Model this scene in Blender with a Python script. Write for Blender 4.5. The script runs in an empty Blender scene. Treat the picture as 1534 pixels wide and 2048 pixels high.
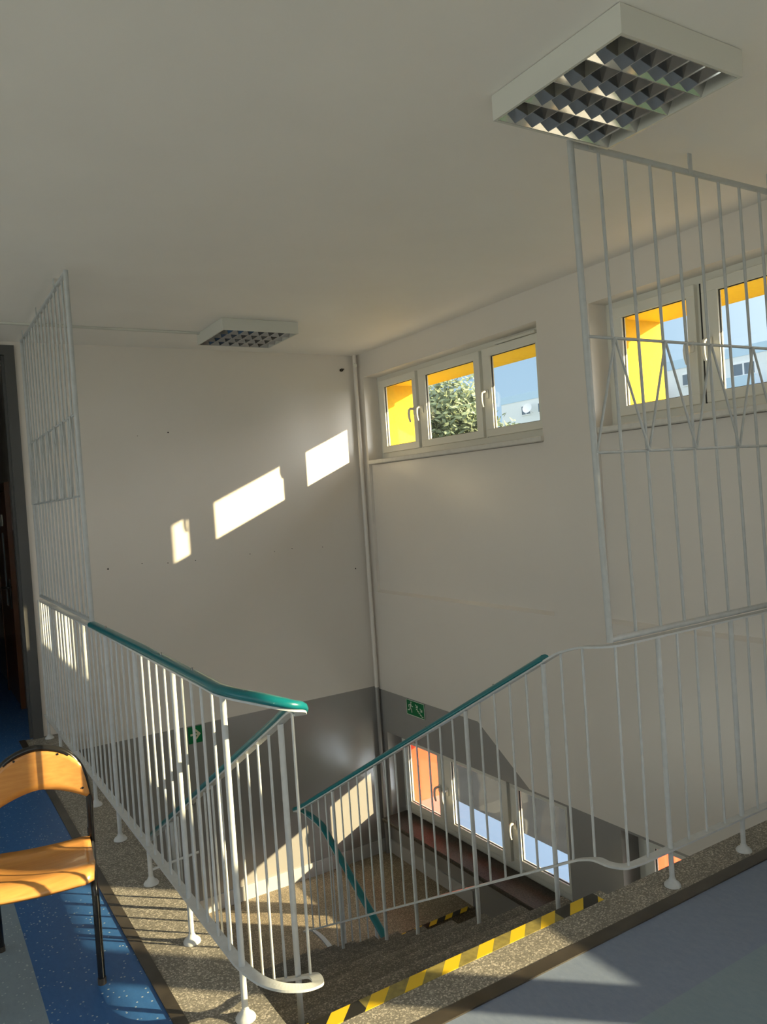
import bpy, math, random
from mathutils import Vector, Matrix
random.seed(7)
sc = bpy.context.scene
col = sc.collection
PI = math.pi

# ------------------------------------------------------------------ materials
def new_mat(name):
    m = bpy.data.materials.new(name); m.use_nodes = True
    nt = m.node_tree; b = nt.nodes['Principled BSDF']
    return m, nt, b
def N(nt, t, **k):
    n = nt.nodes.new(t)
    for a, v in k.items(): setattr(n, a, v)
    return n
def simple(name, c, rough=.5, metal=0, noise=0, nscale=8, bump=0, bscale=60, spec=.5, coat=0):
    m, nt, b = new_mat(name)
    b.inputs['Roughness'].default_value = rough; b.inputs['Metallic'].default_value = metal
    b.inputs['Specular IOR Level'].default_value = spec; b.inputs['Coat Weight'].default_value = coat
    if noise:
        tc = N(nt, 'ShaderNodeTexCoord'); n = N(nt, 'ShaderNodeTexNoise'); n.inputs['Scale'].default_value = nscale
        n.inputs['Detail'].default_value = 6
        r = N(nt, 'ShaderNodeValToRGB')
        r.color_ramp.elements[0].position = .3; r.color_ramp.elements[1].position = .7
        r.color_ramp.elements[0].color = (*[x*(1-noise) for x in c], 1)
        r.color_ramp.elements[1].color = (*[min(1, x*(1+noise)) for x in c], 1)
        nt.links.new(tc.outputs['Object'], n.inputs['Vector']); nt.links.new(n.outputs['Fac'], r.inputs['Fac'])
        nt.links.new(r.outputs['Color'], b.inputs['Base Color'])
    else:
        b.inputs['Base Color'].default_value = (*c, 1)
    if bump: add_bump(nt, b, bump, bscale)
    return m
def add_bump(nt, b, strength, scale, dist=.002):
    tc = N(nt, 'ShaderNodeTexCoord'); n = N(nt, 'ShaderNodeTexNoise'); n.inputs['Scale'].default_value = scale
    n.inputs['Detail'].default_value = 5
    bp = N(nt, 'ShaderNodeBump'); bp.inputs['Strength'].default_value = strength; bp.inputs['Distance'].default_value = dist
    nt.links.new(tc.outputs['Object'], n.inputs['Vector']); nt.links.new(n.outputs['Fac'], bp.inputs['Height'])
    nt.links.new(bp.outputs['Normal'], b.inputs['Normal'])
def math_n(nt, op, a, b=None, clamp=False):
    n = N(nt, 'ShaderNodeMath', operation=op); n.use_clamp = clamp
    for i, v in enumerate((a, b)):
        if v is None: continue
        if isinstance(v, (int, float)): n.inputs[i].default_value = v
        else: nt.links.new(v, n.inputs[i])
    return n.outputs[0]
def mix_c(nt, fac, a, b):
    n = N(nt, 'ShaderNodeMix', data_type='RGBA')
    if isinstance(fac, (int, float)): n.inputs[0].default_value = fac
    else: nt.links.new(fac, n.inputs[0])
    for i, v in ((6, a), (7, b)):
        if isinstance(v, tuple): n.inputs[i].default_value = (*v, 1)
        else: nt.links.new(v, n.inputs[i])
    return n.outputs[2]
def pos_xyz(nt):
    g = N(nt, 'ShaderNodeNewGeometry'); s = N(nt, 'ShaderNodeSeparateXYZ'); nt.links.new(g.outputs['Position'], s.inputs[0])
    return s.outputs[0], s.outputs[1], s.outputs[2], g.outputs['Position']

WALL = (.755, .71, .665); DADO = (.32, .31, .305)
def wall_mat(name, kind):
    dim = False
    # cream paint above, grey gloss dado below (the painted border is part of the wall)
    m, nt, b = new_mat(name)
    x, y, z, P = pos_xyz(nt)
    if kind == 'back': line = math_n(nt, 'LESS_THAN', z, -.155)
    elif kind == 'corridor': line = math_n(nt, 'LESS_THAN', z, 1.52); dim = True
    elif kind == 'plain': line = None
    else:
        # dado border: -.18 next to the corner, sloping down between y 4.75 and 4.2 to -.55
        s = math_n(nt, 'MULTIPLY', math_n(nt, 'SUBTRACT', y, 4.21), 1/.55, False)
        s = math_n(nt, 'MAXIMUM', math_n(nt, 'MINIMUM', s, 1.0), 0.0)
        lz = math_n(nt, 'ADD', math_n(nt, 'MULTIPLY', s, .37), -.55)
        line = math_n(nt, 'LESS_THAN', z, lz)
    nz = N(nt, 'ShaderNodeTexNoise'); nz.inputs['Scale'].default_value = 1.6; nz.inputs['Detail'].default_value = 5
    nt.links.new(P, nz.inputs['Vector'])
    up = mix_c(nt, nz.outputs['Fac'], tuple(c*.96 for c in WALL), tuple(min(1, c*1.03) for c in WALL))
    if dim: up = mix_c(nt, nz.outputs['Fac'], (.22, .21, .19), (.26, .25, .23))  # corridor shade put into a darker wall colour
    if line is not None:
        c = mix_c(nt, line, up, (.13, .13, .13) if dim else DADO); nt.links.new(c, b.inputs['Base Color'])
        r = N(nt, 'ShaderNodeMix'); nt.links.new(line, r.inputs[0]); r.inputs[2].default_value = .3; r.inputs[3].default_value = .2; b.inputs['Specular IOR Level'].default_value = .95
        nt.links.new(r.outputs[0], b.inputs['Roughness'])
    else:
        nt.links.new(up, b.inputs['Base Color']); b.inputs['Roughness'].default_value = .5
    n2 = N(nt, 'ShaderNodeTexNoise'); n2.inputs['Scale'].default_value = 9; n2.inputs['Detail'].default_value = 8
    nt.links.new(P, n2.inputs['Vector'])
    bp = N(nt, 'ShaderNodeBump'); bp.inputs['Strength'].default_value = .35; bp.inputs['Distance'].default_value = .004
    nt.links.new(n2.outputs['Fac'], bp.inputs['Height']); nt.links.new(bp.outputs['Normal'], b.inputs['Normal'])
    return m
M = {}
M['wall_back'] = wall_mat('cream wall over grey dado', 'back')
M['wall_window'] = wall_mat('cream wall over stepped grey dado', 'window')
M['wall_corr_shaded'] = wall_mat('corridor wall', 'corridor')
M['wall'] = wall_mat('cream wall', 'plain')
M['ceiling'] = simple('ceiling paint', (.91, .885, .855), .7, noise=.02, nscale=2, bump=.3, bscale=12)
M['white'] = simple('white gloss paint', (.56, .585, .605), .34, noise=.06, nscale=30, bump=.25, bscale=90)
M['grille'] = simple('older greyish white paint', (.47, .49, .5), .4, noise=.06, nscale=30)
M['pvc'] = simple('white window plastic', (.78, .77, .71), .3)
M['seal'] = simple('dark rubber seal', (.03, .03, .03), .6)
M['handle'] = simple('white handle', (.78, .77, .72), .25)
M['lampwhite'] = simple('white lamp enamel', (.64, .64, .6), .35)
M['alu'] = simple('polished aluminium', (.5, .5, .5), .06, 1)
M['tube'] = simple('opal glass tube', (.6, .6, .58), .3)
M['plaster'] = simple('painted sill', (.68, .66, .62), .5, noise=.06, nscale=20, bump=.3, bscale=30)
M['stone'] = simple('brown polished stone', (.048, .04, .032), .6, noise=.6, nscale=90)
M['black'] = simple('black enamelled steel', (.012, .012, .013), .22)
M['rubber'] = simple('dark brown edging rubber', (.05, .042, .034), .35, noise=.35, nscale=9)
M['yellow'] = simple('yellow render', (.8, .52, .008), .8, noise=.06, nscale=40, bump=.4, bscale=120)
M['orange'] = simple('orange red render', (.8, .075, .02), .7, noise=.04, nscale=30)
M['zinc'] = simple('pale zinc sheet', (.62, .72, .85), .22, .85)
M['asphalt'] = simple('asphalt', (.013, .014, .015), .9, noise=.3, nscale=2)
M['green'] = simple('sign green', (.0, .16, .05), .35)
M['signwhite'] = simple('sign white', (.75, .8, .7), .4)
M['exterior'] = simple('pale facade', (.8, .82, .82), .8)  # lighter colour carries the outdoor haze on the facade
M['band'] = simple('blue grey attic band', (.5, .66, .8), .8)
M['bwin'] = simple('dark window glass', (.12, .16, .2), .15)
M['bframe'] = simple('white frame', (.85, .85, .85), .5)
M['bred'] = simple('reddish balcony boards', (.4, .22, .17), .7)
M['leaf'] = simple('green leaves', (.21, .25, .13), .6, noise=.5, nscale=1.2)  # lightened so the leaf colour holds the haze
M['leaf2'] = simple('yellow green leaves', (.34, .40, .06), .6, noise=.4, nscale=1.5)
M['bark'] = simple('bark', (.08, .06, .04), .9)
M['grass'] = simple('grass', (.09, .13, .04), .95, noise=.3, nscale=2)
M['doorwood'] = simple('orange varnished door', (.09, .03, .01), .25, noise=.2, nscale=4)
M['trimgrey'] = simple('grey door lining', (.08, .08, .08), .4)
M['hole'] = simple('dark wall plug', (.05, .045, .04), .8)

def teal():
    m, nt, b = new_mat('teal plastic handrail')
    x, y, z, P = pos_xyz(nt)
    n = N(nt, 'ShaderNodeTexNoise'); n.inputs['Scale'].default_value = 45; n.inputs['Detail'].default_value = 8
    nt.links.new(P, n.inputs['Vector'])
    f = math_n(nt, 'GREATER_THAN', n.outputs['Fac'], .70)
    nt.links.new(mix_c(nt, f, (.003, .155, .185), (.15, .36, .38)), b.inputs['Base Color'])
    b.inputs['Roughness'].default_value = .28
    return m
M['teal'] = teal()
def terrazzo(name, k=1.0, tint=(1, .94, .82), wear=False):
    m, nt, b = new_mat(name)
    x, y, z, P = pos_xyz(nt)
    v = N(nt, 'ShaderNodeTexVoronoi'); v.inputs['Scale'].default_value = 210; nt.links.new(P, v.inputs['Vector'])
    s = N(nt, 'ShaderNodeSeparateColor'); nt.links.new(v.outputs['Color'], s.inputs[0])
    r = N(nt, 'ShaderNodeValToRGB'); e = r.color_ramp.elements
    e[0].position = 0; e[0].color = (.17*k*tint[0], .17*k*tint[1], .17*k*tint[2], 1)
    e[1].position = 1; e[1].color = (.62*k*tint[0], .6*k*tint[1], .6*k*tint[2], 1)
    q = e.new(.7); q.color = (.27*k*tint[0], .27*k*tint[1], .27*k*tint[2], 1)
    nt.links.new(s.outputs[0], r.inputs['Fac'])
    n = N(nt, 'ShaderNodeTexNoise'); n.inputs['Scale'].default_value = 5; n.inputs['Detail'].default_value = 6; nt.links.new(P, n.inputs['Vector'])
    f = math_n(nt, 'ADD', math_n(nt, 'MULTIPLY', n.outputs['Fac'], .7), .62)
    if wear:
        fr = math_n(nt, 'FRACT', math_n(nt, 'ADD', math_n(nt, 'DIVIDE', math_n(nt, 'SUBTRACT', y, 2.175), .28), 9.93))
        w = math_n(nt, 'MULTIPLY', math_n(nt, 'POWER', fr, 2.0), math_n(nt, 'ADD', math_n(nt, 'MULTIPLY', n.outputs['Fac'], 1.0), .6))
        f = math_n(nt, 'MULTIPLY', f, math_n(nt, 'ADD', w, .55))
    mm = N(nt, 'ShaderNodeMix', data_type='RGBA', blend_type='MULTIPLY'); mm.inputs[0].default_value = 1
    nt.links.new(r.outputs['Color'], mm.inputs[6]); nt.links.new(f, mm.inputs[7])
    nt.links.new(mm.outputs[2], b.inputs['Base Color'])
    b.inputs['Roughness'].default_value = .62
    bp = N(nt, 'ShaderNodeBump'); bp.inputs['Strength'].default_value = .4; bp.inputs['Distance'].default_value = .0015
    nt.links.new(s.outputs[1], bp.inputs['Height']); nt.links.new(bp.outputs['Normal'], b.inputs['Normal'])
    return m
M['terrazzo'] = terrazzo('washed terrazzo', .95)
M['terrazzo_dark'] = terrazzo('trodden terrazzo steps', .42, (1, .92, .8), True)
M['landing'] = terrazzo('landing terrazzo', 1.1, (1, .84, .62))
def vinyl():
    m, nt, b = new_mat('blue and grey speckled vinyl')
    x, y, z, P = pos_xyz(nt)
    inx = math_n(nt, 'GREATER_THAN', x, .289); iny = math_n(nt, 'GREATER_THAN', y, 1.60)
    blue = math_n(nt, 'MULTIPLY', inx, iny)
    mp = N(nt, 'ShaderNodeMapping'); nt.links.new(P, mp.inputs['Vector']); mp.inputs['Scale'].default_value = (1, .45, 1); mp.inputs['Rotation'].default_value = (0, 0, .35)
    n = N(nt, 'ShaderNodeTexNoise'); n.inputs['Scale'].default_value = 55; n.inputs['Detail'].default_value = 8; n.inputs['Roughness'].default_value = .75
    nt.links.new(mp.outputs[0], n.inputs['Vector'])
    bl = mix_c(nt, n.outputs['Fac'], (.016, .075, .25), (.05, .17, .42))
    gr = mix_c(nt, n.outputs['Fac'], (.16, .22, .28), (.27, .34, .41))
    bl2 = mix_c(nt, n.outputs['Fac'], (.13, .17, .27), (.24, .29, .39)); gr2 = mix_c(nt, n.outputs['Fac'], (.15, .22, .28), (.24, .31, .37))
    right = math_n(nt, 'GREATER_THAN', x, 1.0)
    base = mix_c(nt, blue, mix_c(nt, right, gr, gr2), mix_c(nt, right, bl, bl2))
    # unseen hall floor made paler, bouncing light up to the ceiling
    hall = math_n(nt, 'MAXIMUM', math_n(nt, 'LESS_THAN', x, -.15), math_n(nt, 'LESS_THAN', y, 1.1))
    base = mix_c(nt, hall, base, (.38, .42, .46))
    v = N(nt, 'ShaderNodeTexVoronoi'); v.inputs['Scale'].default_value = 95; nt.links.new(P, v.inputs['Vector'])
    s = N(nt, 'ShaderNodeSeparateColor'); nt.links.new(v.outputs['Color'], s.inputs[0])
    f1 = math_n(nt, 'GREATER_THAN', s.outputs[0], .87)
    f2 = math_n(nt, 'LESS_THAN', v.outputs['Distance'], .33)
    fl = math_n(nt, 'MULTIPLY', math_n(nt, 'MULTIPLY', f1, f2), math_n(nt, 'SUBTRACT', .7, math_n(nt, 'MULTIPLY', right, .7)))
    c = mix_c(nt, fl, base, (.5, .56, .58))
    nt.links.new(c, b.inputs['Base Color'])
    b.inputs['Roughness'].default_value = .38; b.inputs['Specular IOR Level'].default_value = .4
    bp = N(nt, 'ShaderNodeBump'); bp.inputs['Strength'].default_value = .15; bp.inputs['Distance'].default_value = .002
    nt.links.new(n.outputs['Fac'], bp.inputs['Height']); nt.links.new(bp.outputs['Normal'], b.inputs['Normal'])
    return m
M['vinyl'] = vinyl()
def ply():
    m, nt, b = new_mat('varnished plywood')
    tc = N(nt, 'ShaderNodeTexCoord'); mp = N(nt, 'ShaderNodeMapping'); mp.inputs['Scale'].default_value = (3, 30, 30)
    nt.links.new(tc.outputs['Object'], mp.inputs['Vector'])
    n = N(nt, 'ShaderNodeTexNoise'); n.inputs['Scale'].default_value = 3; n.inputs['Detail'].default_value = 8
    nt.links.new(mp.outputs[0], n.inputs['Vector'])
    nt.links.new(mix_c(nt, n.outputs['Fac'], (.5, .2, .045), (.72, .36, .1)), b.inputs['Base Color'])
    b.inputs['Roughness'].default_value = .3; b.inputs['Coat Weight'].default_value = .3
    return m
M['ply'] = ply()
def tape():
    m, nt, b = new_mat('yellow and black warning tape')
    x, y, z, P = pos_xyz(nt)
    u = math_n(nt, 'ADD', math_n(nt, 'SUBTRACT', x, y), .128+1.47)
    f = math_n(nt, 'FRACT', math_n(nt, 'MULTIPLY', u, 6.8))
    blk = math_n(nt, 'GREATER_THAN', f, .47)
    n = N(nt, 'ShaderNodeTexNoise'); n.inputs['Scale'].default_value = 38; n.inputs['Detail'].default_value = 8; nt.links.new(P, n.inputs['Vector'])
    # the black print is rubbed off in the trodden middle of the stairs
    mid = math_n(nt, 'LESS_THAN', math_n(nt, 'ABSOLUTE', math_n(nt, 'SUBTRACT', x, 1.55)), .42)
    worn = math_n(nt, 'MULTIPLY', mid, math_n(nt, 'ADD', math_n(nt, 'MULTIPLY', n.outputs['Fac'], .7), .1))
    blkc = mix_c(nt, worn, (.015, .015, .014), (.55, .45, .12))
    nt.links.new(mix_c(nt, blk, (.75, .5, .015), blkc), b.inputs['Base Color'])
    b.inputs['Roughness'].default_value = .4
    return m
M['tape'] = tape()
def glass():
    m = bpy.data.materials.new('window glass'); m.use_nodes = True; nt = m.node_tree; nt.nodes.clear()
    o = N(nt, 'ShaderNodeOutputMaterial'); t = N(nt, 'ShaderNodeBsdfTransparent'); g = N(nt, 'ShaderNodeBsdfGlossy')
    t.inputs['Color'].default_value = (.97, .98, .98, 1); g.inputs['Roughness'].default_value = .0
    f = N(nt, 'ShaderNodeLayerWeight'); f.inputs['Blend'].default_value = .5
    fr = math_n(nt, 'ADD', math_n(nt, 'MULTIPLY', math_n(nt, 'POWER', f.outputs['Facing'], 5.0), .96), .04)
    mx = N(nt, 'ShaderNodeMixShader'); nt.links.new(fr, mx.inputs[0]); nt.links.new(t.outputs[0], mx.inputs[1]); nt.links.new(g.outputs[0], mx.inputs[2])
    nt.links.new(mx.outputs[0], o.inputs[0])
    return m
M['glass'] = glass()

# ------------------------------------------------------------------ mesh builder
class MB:
    def __init__(s): s.v = []; s.f = []; s.mi = []; s.cur = 0; s.sm = []
    def add(s, vs, fs, smooth=False):
        o = len(s.v); s.v += [tuple(p) for p in vs]
        for f in fs: s.f.append([i+o for i in f]); s.mi.append(s.cur); s.sm.append(smooth)
        return s
    def box(s, x0, x1, y0, y1, z0, z1, bev=0):
        if bev:
            # chamfered box: 24 points
            b = bev; vs = []; idx = {}
            for sx in (0, 1):
                for sy in (0, 1):
                    for sz in (0, 1):
                        X = (x0, x1)[sx]; Y = (y0, y1)[sy]; Z = (z0, z1)[sz]
                        dx = b*(1-2*sx); dy = b*(1-2*sy); dz = b*(1-2*sz)
                        idx[(sx, sy, sz)] = (len(vs), len(vs)+1, len(vs)+2)
                        vs += [(X, Y+dy, Z+dz), (X+dx, Y, Z+dz), (X+dx, Y+dy, Z)]
            fs = []
            for a in (0, 1):
                q = [idx[(a, 0, 0)][0], idx[(a, 1, 0)][0], idx[(a, 1, 1)][0], idx[(a, 0, 1)][0]]; fs.append(q if a else q[::-1])
                q = [idx[(0, a, 0)][1], idx[(1, a, 0)][1], idx[(1, a, 1)][1], idx[(0, a, 1)][1]]; fs.append(q[::-1] if a else q)
                q = [idx[(0, 0, a)][2], idx[(1, 0, a)][2], idx[(1, 1, a)][2], idx[(0, 1, a)][2]]; fs.append(q if a else q[::-1])
            for a in (0, 1):
                for c in (0, 1):
                    A, B = idx[(0, a, c)], idx[(1, a, c)]; fs.append([A[1], B[1], B[2], A[2]])
                    A, B = idx[(a, 0, c)], idx[(a, 1, c)]; fs.append([A[0], B[0], B[2], A[2]])
                    A, B = idx[(a, c, 0)], idx[(a, c, 1)]; fs.append([A[0], B[0], B[1], A[1]])
            for k, t in idx.items(): fs.append(list(t))
            return s.add(vs, fs)
        vs = [(x, y, z) for x in (x0, x1) for y in (y0, y1) for z in (z0, z1)]
        return s.add(vs, [(0, 1, 3, 2), (4, 6, 7, 5), (0, 4, 5, 1), (2, 3, 7, 6), (0, 2, 6, 4), (1, 5, 7, 3)])
    def prism(s, poly, axis, a, b):
        # poly: 2-D points in the two remaining axes (in x,y,z order), extruded along axis
        def P(p, t):
            return {'x': (t, p[0], p[1]), 'y': (p[0], t, p[1]), 'z': (p[0], p[1], t)}[axis]
        n = len(poly); vs = [P(p, a) for p in poly] + [P(p, b) for p in poly]
        fs = [list(range(n))[::-1], list(range(n, 2*n))] + [(i, (i+1) % n, n+(i+1) % n, n+i) for i in range(n)]
        return s.add(vs, fs)
    def tube(s, pts, r, n=8, caps=True):
        prof = [(math.cos(2*PI*i/n), math.sin(2*PI*i/n)) for i in range(n)]
        rr = r if isinstance(r, (list, tuple)) else [r]*len(pts)
        return s.sweep(pts, [[(a*q, b*q) for a, b in prof] for q in rr], up=None, caps=caps)
    def sweep(s, pts, prof, up=(0, 0, 1), caps=True, smooth=True):
        pts = [Vector(p) for p in pts]; m = len(pts)
        profs = prof if isinstance(prof[0], list) else [prof]*m
        n = len(profs[0]); vs = []
        U = None
        for i, p in enumerate(pts):
            t = (pts[min(i+1, m-1)]-pts[max(i-1, 0)]).normalized()
            if up is not None:
                side = t.cross(Vector(up)).normalized(); u = side.cross(t)
            else:
                if U is None: U = Vector((1, 0, 0)) if abs(t.x) < .8 else Vector((0, 1, 0))
                side = t.cross(U).normalized(); u = side.cross(t); U = u
            for a, b in profs[i]: vs.append(p+side*a+u*b)
        fs = [(i*n+j, i*n+(j+1) % n, (i+1)*n+(j+1) % n, (i+1)*n+j) for i in range(m-1) for j in range(n)]
        s.add(vs, fs, smooth)
        if caps: s.add(vs[:n], [list(range(n))[::-1]]); s.add(vs[-n:], [list(range(n))])
        return s
    def lathe(s, cx, cy, prof, n=20):
        vs = [(cx+r*math.cos(2*PI*i/n), cy+r*math.sin(2*PI*i/n), z) for r, z in prof for i in range(n)]
        m = len(prof)
        s.add(vs, [(k*n+i, k*n+(i+1) % n, (k+1)*n+(i+1) % n, (k+1)*n+i) for k in range(m-1) for i in range(n)], True)
        s.add(vs[:n], [list(range(n))[::-1]]); s.add(vs[-n:], [list(range(n))])
        return s
    def quad(s, a, b, c, d): return s.add([a, b, c, d], [(0, 1, 2, 3)])
def rootloc(o):
    v = Vector((0, 0, 0))
    while o is not None: v += o.location; o = o.parent
    return v
def build(name, mb, mat, parent=None, kind=None, label=None, cat=None, group=None, loc=None):
    me = bpy.data.meshes.new(name)
    off = rootloc(parent) if parent else Vector(loc or (0, 0, 0))
    me.from_pydata([(Vector(v)-off) for v in mb.v], [], mb.f)
    for m in (mat if isinstance(mat, list) else [mat]): me.materials.append(m)
    for i, p in enumerate(me.polygons): p.material_index = mb.mi[i]; p.use_smooth = mb.sm[i]
    me.update()
    o = bpy.data.objects.new(name, me); col.objects.link(o)
    if parent: o.parent = parent
    elif loc: o.location = loc
    tag(o, label, cat, group, kind)
    return o
def tag(o, label=None, cat=None, group=None, kind=None):
    for k, v in (('label', label), ('category', cat), ('group', group), ('kind', kind)):
        if v: o[k] = v
def empty(name, loc, label, cat, group=None, kind=None):
    o = bpy.data.objects.new(name, None); col.objects.link(o); o.location = loc; o.empty_display_size = .1
    tag(o, label, cat, group, kind); return o
def B(*a, **k): return MB().box(*a, **k)

# ------------------------------------------------------------------ dimensions
W, WO, D, CH = 3.65, 3.95, 6.24, 2.90       # window wall face, outer face, back wall, ceiling height
RIS, TR, Y0 = .1545, .28, 2.175             # stair riser, tread, first nosing
LZ = -11*RIS                                # landing level

# ------------------------------------------------------------------ room shell
def S(name, mb, mat, label, cat): return build(name, mb, mat, kind='structure', label=label, cat=cat)
fl = MB()
fl.box(-4.2, .611, -4.2, 12, -.25, 0)
fl.box(.611, WO, -4.2, 1.935, -.25, 0)
fl.box(.611, .79, D, 12, -.25, 0)
S('floor', fl, M['vinyl'], 'upper hall floor of blue and grey speckled vinyl around the stairwell', 'floor')
k = MB()
k.box(.652, .897, 1.99, D, -.25, .001); k.box(.897, 2.22, 1.99, Y0+.012, -.25, .001)
k.box(2.22, W, 1.99, 2.150, -.25, .001)
S('trim_1', k, M['terrazzo'], 'grey washed terrazzo kerb framing the open stairwell', 'kerb')
e = MB(); e.box(.611, .652, 1.935, D, -.2, .005); e.box(.652, W, 1.935, 1.99, -.2, .005)
S('trim_2', e, M['rubber'], 'dark brown rubber strip between blue vinyl and terrazzo kerb', 'floor edging')
S('ceiling', B(-4.2, WO, -4.2, 12, CH, CH+.25), M['ceiling'], 'plain off-white ceiling over the stairwell and hall', 'ceiling')
# window wall, made of abutting blocks with openings
HY = [(3.85, 6.127), (1.11, 3.387)]
def window_wall():
    mb = MB()
    ys = [-4.2, -3.9, -2.1, -1.75, .66, 1.11, 3.387, 3.85, 6.127, D+.2]
    for a, b in zip(ys, ys[1:]):
        solid = (a, b) not in [(3.85, 6.127), (1.11, 3.387), (-1.75, .66), (-3.9, -2.1)]
        if solid: mb.box(W, WO, a, b, -3.7, CH); continue
        if a > 1:
            mb.box(W, WO, a, b, -3.7, -1.33); mb.box(W, WO, a, b, -.565, .70)
            mb.box(W+.03, WO, a, b, .745, 1.885); mb.prism([(W, .70), (WO, .70), (WO, .745), (W+.03, .745), (W, .722)], 'y', a, b)
            mb.box(W, WO, a, b, 2.685, CH)
        else:
            mb.box(W, WO, a, b, -3.7, .76); mb.box(W, WO, a, b, 2.685, CH)
    return mb
S('wall_right', window_wall(), M['wall_window'], 'cream window wall with a stepped grey dado low in the stairwell', 'wall')
wb = MB(); wb.box(.776, W, D, D+.2, -3.7, CH); wb.box(-4.2, -.1, D, D+.2, 0, CH); wb.box(-.1, .776, D, D+.2, 2.87, CH)
wback = S('wall_back', wb, M['wall_back'], 'cream back wall of the stairwell with grey dado below', 'wall')
for (x, z, r) in [(1.322, 1.18, .007), (1.582, 1.196, .004), (1.786, 1.179, .004), (2.012, 1.176, .004), (2.486, 1.183, .004), (2.712, 1.183, .003),
                  (2.878, 1.193, .004), (3.177, 1.179, .004), (1.864, 2.223, .006), (1.62, 2.2, .003), (2.33, -.05, .004), (3.499, .951, .006)]:
    h = MB(); h.tube([(x, D-.0015, z), (x, D+.01, z)], r, 8)
    build('plug_hole', h, M['hole'], wback, label='dark plug hole in the plaster')
w2 = MB(); w2.box(.79, .99, D+.2, 12, 0, CH)
S('wall_corridor', w2, M['wall_corr_shaded'], 'dark corridor wall beyond the stairwell with grey dado', 'wall')
lw = MB(); lw.box(-4.4, -4.2, -4.4, 12.2, 0, .8); lw.box(-4.4, -4.2, -4.4, 12.2, 2.7, CH)
for a, b in ((-4.4, -3.8), (-1.0, -.6), (2.2, 2.6), (5.4, 12.2)): lw.box(-4.4, -4.2, a, b, .8, 2.7)  # piers between the openings added for fill light
S('wall_left', lw, M['wall'], 'cream wall of the hall on the far left', 'wall')
S('wall_end', B(-4.2, .99, 12, 12.2, 0, CH), M['wall'], 'end wall of the dark corridor', 'wall')
S('wall_light_block', B(-.3, -.1, D+.2, 12, 0, CH), M['wall_corr_shaded'], 'added unseen partition keeping hall light out of the corridor', 'wall')  # added out of view to cut the light reaching the corridor
nw = MB()                                     # wall behind the camera, its opening added for fill light
nw.box(-4.2, WO, -4.4, -4.2, 0, .8); nw.box(-4.2, WO, -4.4, -4.2, 2.7, CH)
for a, b in ((-4.2, -3.8), (-1.2, WO)): nw.box(a, b, -4.4, -4.2, .8, 2.7)
S('wall_near', nw, M['wall'], 'cream hall wall behind the viewer with a window opening added for fill light', 'wall')
# lower storey shell
S('wall_lower_left', MB().box(.697, .897, -1.2, 2.6, -3.7, -.25).box(.697, .897, 5.4, D, -3.7, -.25).box(.697, .897, 2.6, 5.4, -3.7, -1.3).box(.697, .897, 2.6, 5.4, -.35, -.25), M['wall_back'], 'stairwell wall under the left kerb', 'wall')  # opening between the blocks added to let in fill light
S('wall_lower_near', B(.897, W, -1.2, -1.0, -3.7, -.25), M['wall'], 'lower hall wall under the upper floor', 'wall')
S('floor_lower', B(.697, W, -1.0, D, -3.7, -3.4), M['landing'], 'lower hall floor at the foot of the stairs', 'floor')
# doorway lining at the corridor
dl = MB(); dl.box(.706, .776, D-.03, D+.2, 0, 2.87); dl.box(-.1, .706, D-.03, D+.2, 2.80, 2.87); dl.box(.690, .706, D+.02, D+.06, 0, 2.80)
S('trim_3', dl, M['trimgrey'], 'grey lining of the dark corridor opening', 'door lining')
# orange corridor door
d = empty('door_1', (.79, 7.75, 0), 'orange varnished corridor door with slim glass strip', 'door', kind='structure')
build('door_leaf', B(.755, .789, 7.35, 8.2, .02, 1.86, .004), M['doorwood'], d)
build('door_frame', MB().box(.75, .789, 7.28, 7.345, 0, 1.93).box(.75, .789, 8.205, 8.27, 0, 1.93).box(.75, .789, 7.345, 8.205, 1.865, 1.93), M['doorwood'], d)
build('glass_strip', B(.749, .754, 7.68, 7.76, .85, 1.5), M['bwin'], d)
build('notice', B(.750, .7545, 7.64, 7.8, 1.56, 1.66), M['signwhite'], d, label='small pale notice')
hm = MB(); hm.box(.745, .754, 7.4, 7.44, .85, 1.1); hm.tube([(.745, 7.42, 1.03), (.70, 7.42, 1.03), (.70, 7.53, 1.03)], .009, 8)
build('door_handle', hm, M['black'], d)

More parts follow.
